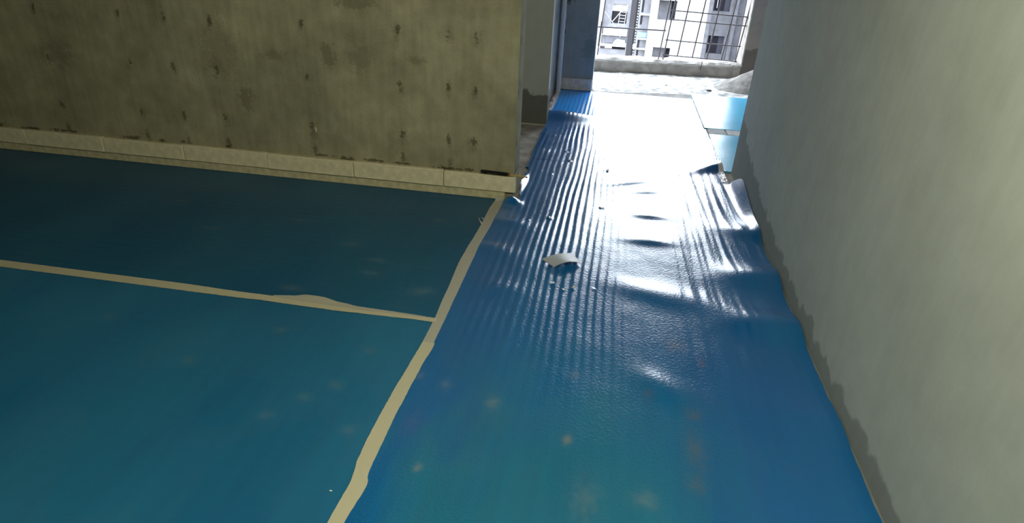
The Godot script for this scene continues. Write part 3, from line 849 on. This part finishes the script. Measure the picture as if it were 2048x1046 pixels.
func balcony() -> void:
	# sandy strip in front of the curb
	var nz := noise(33, 1.0, 5)
	var st := st_new()
	var W := 120
	var H := 40
	var P := []
	for j in H + 1:
		var row := []
		for i in W + 1:
			var x := lerpf(-2.08, 4.18, float(i) / W)
			var edge := -7.10 - 0.20 * smoothstep(-0.25, 1.1, x)
			if x > 1.1: edge = -7.31
			if x < -0.235: edge = -7.262
			var z := lerpf(edge, -8.235 - 0.0955 * (x + 0.25), float(j) / H)
			var n := 0.010 * nz.get_noise_2d(x * 3.0, z * 3.0) + 0.006 * nz.get_noise_2d(x * 14.0, z * 14.0)
			row.append(Vector3(x, lerpf(-0.010, 0.004 + n, smoothstep(0.0, 0.12, float(j) / H)) , z))
		P.append(row)
	for j in H:
		for i in W:
			quad(st, P[j][i], P[j][i + 1], P[j + 1][i + 1], P[j + 1][i], Vector3.UP)
	st.index()
	st.generate_normals()
	tag(obj("sand_bed", st.commit(), M.sand), "pale rough sand and screed strip in front of the concrete curb", "sand", "", "stuff")
	# heap of sand against the right side
	st = st_new()
	var R := 26
	var A := 48
	var hp := func(i, a):
		var r: float = float(i) / R
		var an: float = TAU * a / A
		var n := nz.get_noise_2d(cos(an) * r * 2.0 + 5.0, sin(an) * r * 2.0)
		var n2 := nz.get_noise_2d(cos(an) * r * 12.0 + 5.0, sin(an) * r * 12.0)
		var rad := 1.0 + 0.12 * nz.get_noise_2d(cos(an) * 1.5, sin(an) * 1.5 + 9.0)
		return Vector3(cos(an) * r * 0.86 * rad, (1.0 - pow(r, 1.15)) * 0.33 * (1.0 + 0.3 * n) + 0.016 * n2 * (1.0 - r * r) , sin(an) * r * 0.44 * rad)
	for i in R:
		for a in A:
			var b := (a + 1) % A
			if i > 0: tri(st, hp.call(i, a), hp.call(i, b), hp.call(i + 1, b), Vector3.UP)
			tri(st, hp.call(i, a), hp.call(i + 1, b), hp.call(i + 1, a), Vector3.UP)
	st.index()
	st.generate_normals()
	var heap := obj("sand_heap", st.commit(), M.heap)
	heap.position = Vector3(1.98, -0.004, -7.80)
	tag(heap, "grey sand heap piled beside the right wall by the curb", "sand heap")
	# twisted wire on the sand
	var wl := thing("wire_loop", "small bent wire loop lying on the sand before the curb", "wire", Vector3(0.075, 0.022, -7.92))
	for s in [-1.0, 1.0]:
		var pts := []
		for k in 9:
			var a := lerpf(-1.1, 1.1, k / 8.0)
			pts.append(Vector3(s * (0.012 + 0.022 * cos(a)), 0.032 * (sin(a) + 0.5), 0.004 * s - 0.02 * sin(a)))
		obj("wire", bar_mesh(pts, 0.0022, 6), M.steel, wl)
	# stone chips
	var chips := [[1.10, -7.49, 0.030, "dark flat stone chip at the tip of the sand heap"], [0.62, -7.62, 0.014, "small dark stone chip on the sand left of the heap tip"], [0.30, -7.72, 0.011, "tiny dark stone chip on the sand right of the wire loop"], [0.13, -7.90, 0.009, "tiny stone chip close to the wire loop"], [1.42, -8.28, 0.022, "pale stone chip between the heap and the curb"], [1.72, -7.62, 0.024, "dark stone chip half way up the sand heap"]]
	for k in chips.size():
		var c: Array = chips[k]
		var o := obj("stone_chip", lump_mesh(Vector3(c[2], c[2] * 0.45, c[2] * 0.6), 90 + k), M.curb_cap if k == 4 else M.stone)
		o.position = Vector3(c[0], 0.010 if k < 5 else 0.20, c[1])
		o.rotation.y = k * 0.8
		tag(o, c[3], "stone chip", "stone chips on the sand")
	# bars: tilted grille right, loose bars left
	var g := thing("rebar_grille", "tilted welded rebar grille closing the right half of the opening", "rebar mesh", Vector3(0.575, 0.172, -8.44))
	g.rotation = Vector3(0, deg_to_rad(5.5), deg_to_rad(-2.0))
	for u in [[0.02, 0.0], [0.195, 0.05], [0.385, 0.05], [0.57, 0.05], [0.755, 0.05], [0.935, 0.055]]:
		obj("bar", rebar_mesh(Vector3(u[0], u[1], 0), Vector3(u[0] + 0.055, 1.55, 0), 0.0085), M.steel, g)
	for v in [0.057, 0.24, 0.485, 0.59, 0.80, 1.02, 1.25, 1.48]:
		obj("bar", rebar_mesh(Vector3(0.0 + 0.03 * v, v, 0.010), Vector3(0.95 + 0.03 * v, v, 0.010), 0.007), M.steel, g)
	obj("tie_wire", bar_mesh([Vector3(0.955, 0.60, 0.01), Vector3(0.925, 0.57, 0.02), Vector3(0.915, 0.49, 0.02)], 0.003, 6), M.steel, g)
	var l := thing("rebar_rail", "loose thick bar and crossbar at the left of the opening", "rebar", Vector3(-0.245, 0.17, -8.40))
	obj("upright", rebar_mesh(Vector3(0, 0, 0), Vector3(0.085, 1.75, 0), 0.008), M.steel, l)
	var flat := st_new()
	box(flat, Vector3(-0.012, 0.0, -0.006), Vector3(0.012, 0.30, 0.006), 0.003, Transform3D(Basis(Vector3.BACK, deg_to_rad(-2.5)), Vector3(0.004, 0.12, 0.012)))
	obj("flat_bar", flat.commit(), M.steel, l)
	obj("crossbar", rebar_mesh(Vector3(-0.40, 0.345, 0.0), Vector3(0.83, 0.345, -0.085), 0.009), M.steel, l)
	var c2 := thing("rebar_upright", "single rebar upright standing on the curb left of the grille", "rebar", Vector3(0.535, 0.165, -8.40))
	obj("bar", rebar_mesh(Vector3.ZERO, Vector3(0.10, 1.6, 0), 0.008), M.steel, c2)
	var sb := thing("rebar_stub", "short rebar stub sticking out of the curb below the grille", "rebar", Vector3(1.075, 0.09, -8.372))
	obj("stub", rebar_mesh(Vector3(0, 0.0, 0), Vector3(0.006, 0.10, -0.003), 0.005), M.steel, sb)

func opposite() -> void:
	var white := mottled(Color(0.74, 0.74, 0.74), 0.06, 0.25, 100)
	var grey := mottled(Color(0.38, 0.38, 0.40), 0.10, 0.25, 101)
	var mid := mottled(Color(0.44, 0.44, 0.46), 0.10, 0.25, 102)
	var dark := mat(Color(0.10, 0.10, 0.12), 0.8)
	var shade := mat(Color(0.22, 0.22, 0.26), 0.8)
	var band := mottled(Color(0.70, 0.70, 0.72), 0.1, 0.4, 104)
	var purple := mat(Color(0.075, 0.07, 0.12), 0.8)
	var tie := mat(Color(0.44, 0.44, 0.46), 0.9)
	var z := -48.0
	tag(obj("ground", box_mesh(Vector3(-90, -24.4, -120), Vector3(90, -24.0, -12)), mottled(Color(0.45, 0.43, 0.40), 0.2, 0.05, 103)), "bare earth yard far below between the buildings", "ground", "", "structure")
	# main white block
	var b := thing("apartment_block", "white unfinished concrete apartment block with dark window openings", "building", Vector3(2.05, -24, z))
	var O := Vector3(2.05, -24, z)
	var holes := []
	for k in range(-7, 3):
		holes.append([2.56, 3.82, -3.42 + 2.64 * k, -1.75 + 2.64 * k] if k >= 0 else [2.56, 3.82, -6.06 + 2.64 * (k + 1), -5.24 + 2.64 * (k + 1)])
	var hh := []
	for h in holes: hh.append([h[0] - O.x, h[1] - O.x, h[2] - O.y, h[3] - O.y])
	obj("facade", plate_mesh(Vector3(0, 0, -0.9), Vector3(3.93, 27.5, 0), hh), white, b)
	for h in hh:
		var ww := obj("window", box_mesh(Vector3(h[0] - 0.02, h[2], -1.1), Vector3(h[0] + 0.92, h[3], -0.75)), grey, b)
		obj("unlit_depth", box_mesh(Vector3(0.92 + h[0], h[2] - 0.01, -1.1), Vector3(h[1] + 0.02, h[3], -0.80)), purple, b)  # dark panel, the unlit depth behind painted as its colour
	obj("pilaster", box_mesh(Vector3(-0.02, 0, -0.2), Vector3(0.42, 27.5, 0.16), 0.03), white, b)
	for k in range(-7, 3):
		obj("floor_band", box_mesh(Vector3(0.42, -4.72 + 2.64 * k - O.y, 0.0), Vector3(3.93, -4.27 + 2.64 * k - O.y, 0.04), 0.01), band, b)
	obj("roof", box_mesh(Vector3(-0.02, 27.5, -8), Vector3(3.95, 27.8, 0.1)), grey, b)
	var st := st_new()
	for k in range(-1, 2):
		for r in [[-3.95, 8], [-3.55, 8], [-3.1, 7], [-2.55, 6], [-2.1, 6]]:
			for i in 8:
				var xx: float = [3.95, 4.12, 4.35, 4.62, 4.95, 5.25, 5.5, 5.72][i]
				var yy: float = r[0] + 2.64 * k
				box(st, Vector3(xx - 0.02 - O.x, yy - 0.035 - O.y, 0.0), Vector3(xx + 0.02 - O.x, yy + 0.035 - O.y, 0.012))
	obj("tie_marks", st.commit(), tie, b).set_meta("kind", "stuff")
	# set-back part with windows
	var s := thing("setback_block", "grey set-back building part with dark windows and a white downpipe", "building", Vector3(6.0, -24, -51))
	holes = []
	for k in range(-6, 3): holes.append([6.70 - 6.0, 7.88 - 6.0, -2.84 + 3.02 * k + 24.0, -1.55 + 3.02 * k + 24.0])
	obj("facade", plate_mesh(Vector3(0.0, 0, -0.5), Vector3(2.94, 27.5, 0), holes), grey, s)
	obj("corner_strip", box_mesh(Vector3(0.0, 0, 0.0), Vector3(0.62, 27.5, 0.25)), mid, s)
	for h in holes:
		obj("window", box_mesh(Vector3(h[0], h[2], -0.6), Vector3(h[0] + 0.80, h[3], -0.35)), purple, s)
		obj("window", box_mesh(Vector3(h[0] + 0.80, h[2], -0.6), Vector3(h[1], h[3], -0.30)), shade, s)
		obj("window_post", box_mesh(Vector3(h[0] + 0.24, h[2] + 0.2, -0.25), Vector3(h[0] + 0.29, h[3], -0.18)), white, s)
	obj("recess_column", box_mesh(Vector3(2.15, 0, 0.0), Vector3(2.40, 27.5, 0.5)), grey, s)
	# projecting wing on the right
	var w := thing("side_wing", "light grey projecting wing wall at the right of the facade", "building", Vector3(9.0, -24, -48))
	obj("wing_wall", box_mesh(Vector3(0, 0, -3.4), Vector3(6.0, 27.5, 1.0), 0.03), mottled(Color(0.66, 0.66, 0.70), 0.1, 0.25, 105), w)  # shade of the return wall put into a greyer colour
	obj("parapet", box_mesh(Vector3(-0.05, 27.5, -3.4), Vector3(6.0, 28.0, 1.05), 0.03), grey, w)
	# narrow bay with slot windows, left of the block
	var n := thing("stair_bay", "narrow stair bay with slot windows and white floor ledges", "building", Vector3(1.28, -24, -48.4))
	obj("bay_wall", box_mesh(Vector3(0, 0, -0.6), Vector3(0.745, 27.5, 0)), mid, n)
	for yy in [-1.1, -3.12, -4.78, -5.48, -7.0, -8.5, 0.4]:
		obj("ledge", box_mesh(Vector3(0.05, yy - 0.05 + 24.0, 0), Vector3(0.745, yy + 0.06 + 24.0, 0.22), 0.02), white, n)
	for yy in [-2.95, -3.78, -5.42, -6.2, -1.1]:
		obj("slot_window", box_mesh(Vector3(0.10, yy + 24.0 - 0.02, 0), Vector3(0.27, yy + 24.0 + (0.72 if yy < -2.95 else 0.9), 0.05), 0.05), dark, n)
	var ban := thing("blue_banner", "small blue and white banner hung on the stair bay", "banner", Vector3(1.36, -4.66, -48.17))
	obj("cloth", box_mesh(Vector3(0, 0, 0), Vector3(0.62, 0.34, 0.02)), mat(Color(0.42, 0.66, 0.86), 0.8), ban)
	st = st_new()
	for q in [[0.05, 0.22, 0.20, 0.30], [0.28, 0.18, 0.34, 0.24], [0.36, 0.05, 0.56, 0.12], [0.08, 0.06, 0.26, 0.11], [0.42, 0.20, 0.48, 0.30]]:
		obj("white_patch", box_mesh(Vector3(q[0], q[1], 0.02), Vector3(q[2], q[3], 0.03)), white, ban)
	# hoist mast: dark channel with a toothed rack
	var m := thing("hoist_mast", "tall dark construction hoist mast with a toothed rack", "mast", Vector3(0.60, -24, -44))
	obj("channel", box_mesh(Vector3(0.0, 0, -0.35), Vector3(0.36, 29, 0.0), 0.02), mat(Color(0.17, 0.165, 0.18), 0.7), m)
	obj("rack", box_mesh(Vector3(0.36, 0, -0.30), Vector3(0.46, 29, 0.03)), mat(Color(0.07, 0.07, 0.09), 0.7), m)
	obj("rail", box_mesh(Vector3(0.55, 0, -0.2), Vector3(0.68, 29, 0.0)), mid, m)
	st = st_new()
	for k in 60:
		box(st, Vector3(0.46, 16.0 + k * 0.17, -0.1), Vector3(0.515, 16.085 + k * 0.17, 0.03))
	obj("rack_teeth", st.commit(), white, m).set_meta("kind", "stuff")
	obj("rack_back", box_mesh(Vector3(0.455, 0, -0.25), Vector3(0.55, 29, -0.12)), mat(Color(0.14, 0.14, 0.17), 0.7), m)
	obj("guide_block", box_mesh(Vector3(0.40, 19.12, 0.0), Vector3(0.62, 19.42, 0.12), 0.03), white, m)
	# left building with open storeys
	var lb := thing("left_building", "half open white building with stacked floor slabs behind the mast", "building", Vector3(-6.0, -24, -49))
	var X := -6.0
	holes = [[-0.66 - X, 0.44 - X, -3.92 + 24.0, -2.58 + 24.0], [-0.94 - X, 0.64 - X, -6.2 + 24.0, -5.42 + 24.0]]
	obj("facade", plate_mesh(Vector3(0, 0, -0.4), Vector3(7.2, 27.0, 0), holes), mid, lb)
	obj("column", box_mesh(Vector3(-1.80 - X, 0, 0), Vector3(-1.27 - X, 27.0, 0.3), 0.02), white, lb)
	obj("unlit_room_fill", box_mesh(Vector3(-0.75 - X, 20.0, -0.5), Vector3(0.5 - X, 20.9, -0.35)), dark, lb)  # dark box, the unlit interior painted as its colour
	obj("blind", box_mesh(Vector3(-0.62 - X, 20.95, -0.5), Vector3(0.35 - X, 21.44, -0.33)), white, lb)
	obj("floor_slab", box_mesh(Vector3(-1.16 - X, -4.74 + 24.0, 0), Vector3(0.58 - X, -4.24 + 24.0, 0.25), 0.02), white, lb)
	obj("parapet", box_mesh(Vector3(-0.95 - X, -5.27 + 24.0, 0), Vector3(0.62 - X, -4.76 + 24.0, 0.08)), grey, lb)
	obj("floor_slab", box_mesh(Vector3(-1.34 - X, -5.46 + 24.0, 0), Vector3(0.58 - X, -5.36 + 24.0, 0.6), 0.02), white, lb)
	obj("unlit_room_fill", box_mesh(Vector3(-0.4 - X, -5.68 + 24.0, -0.1), Vector3(0.60 - X, -5.52 + 24.0, 0.1)), dark, lb)  # dark strip, shade of the gap under the slab painted as colour
	obj("parapet", box_mesh(Vector3(-1.36 - X, -6.10 + 24.0, 0), Vector3(0.60 - X, -5.68 + 24.0, 0.4), 0.03), mid, lb)
	obj("floor_slab", box_mesh(Vector3(-1.36 - X, -6.3 + 24.0, 0), Vector3(0.64 - X, -6.12 + 24.0, 0.3), 0.02), grey, lb)
	var pl := obj("plaster_pile", lump_mesh(Vector3(0.48, 0.30, 0.25), 77), white)
	pl.position = Vector3(0.12, -5.28, -48.62)
	tag(pl, "white heap of material on a slab of the left building", "heap")
	# scaffold with ladder
	var sc := thing("scaffold_frame", "pale scaffold frame with a ladder and diagonal braces", "scaffold", Vector3(0, -4.6, -46))
	for pr in [[[-0.56, 1.10], [0.30, 2.20]], [[-1.10, 1.75], [-0.05, 0.55]], [[-0.1, 0.55], [0.12, 0.12]], [[-1.2, 0.2], [-0.7, 0.75]]]:
		obj("brace", bar_mesh([Vector3(pr[0][0], pr[0][1], 0), Vector3(pr[1][0], pr[1][1], 0)], 0.026 if pr[0][0] == -0.56 else 0.014, 6), white, sc)
	for sx in [0.0, 0.42]:
		obj("ladder_rail", bar_mesh([Vector3(-0.13 + sx, 0.85, 0.05), Vector3(-0.06 + sx, 2.15, 0.05)], 0.018, 6), white, sc)
	for k in 6:
		obj("rung", bar_mesh([Vector3(-0.12 + 0.0116 * k, 0.98 + 0.2 * k, 0.05), Vector3(0.30 + 0.0116 * k, 0.96 + 0.2 * k, 0.05)], 0.018, 6), white, sc)

func lamp(at: Vector3, energy: float, color: Color) -> void:
	var l := thing("hanging_lamp", "bare work lamp bulb hanging from the ceiling on a cord", "lamp", at)
	obj("cord", bar_mesh([Vector3(0, 0.09, 0), Vector3(0, CEIL - at.y, 0)], 0.004, 6), M.black, l)
	obj("socket", bar_mesh([Vector3(0, 0.04, 0), Vector3(0, 0.10, 0)], 0.02, 12), M.black, l)
	var s := SphereMesh.new()
	s.radius = 0.04
	s.height = 0.08
	var g := mat(Color(1, 1, 1))
	g.emission_enabled = true
	g.emission = color
	g.emission_energy_multiplier = 4.0
	obj("bulb", s, g, l)
	var o := OmniLight3D.new()
	o.name = "lamp_light"
	o.light_color = color
	o.light_energy = energy
	o.light_size = 0.04
	o.omni_range = 20.0
	o.omni_attenuation = 2.0
	o.shadow_enabled = true
	l.add_child(o)
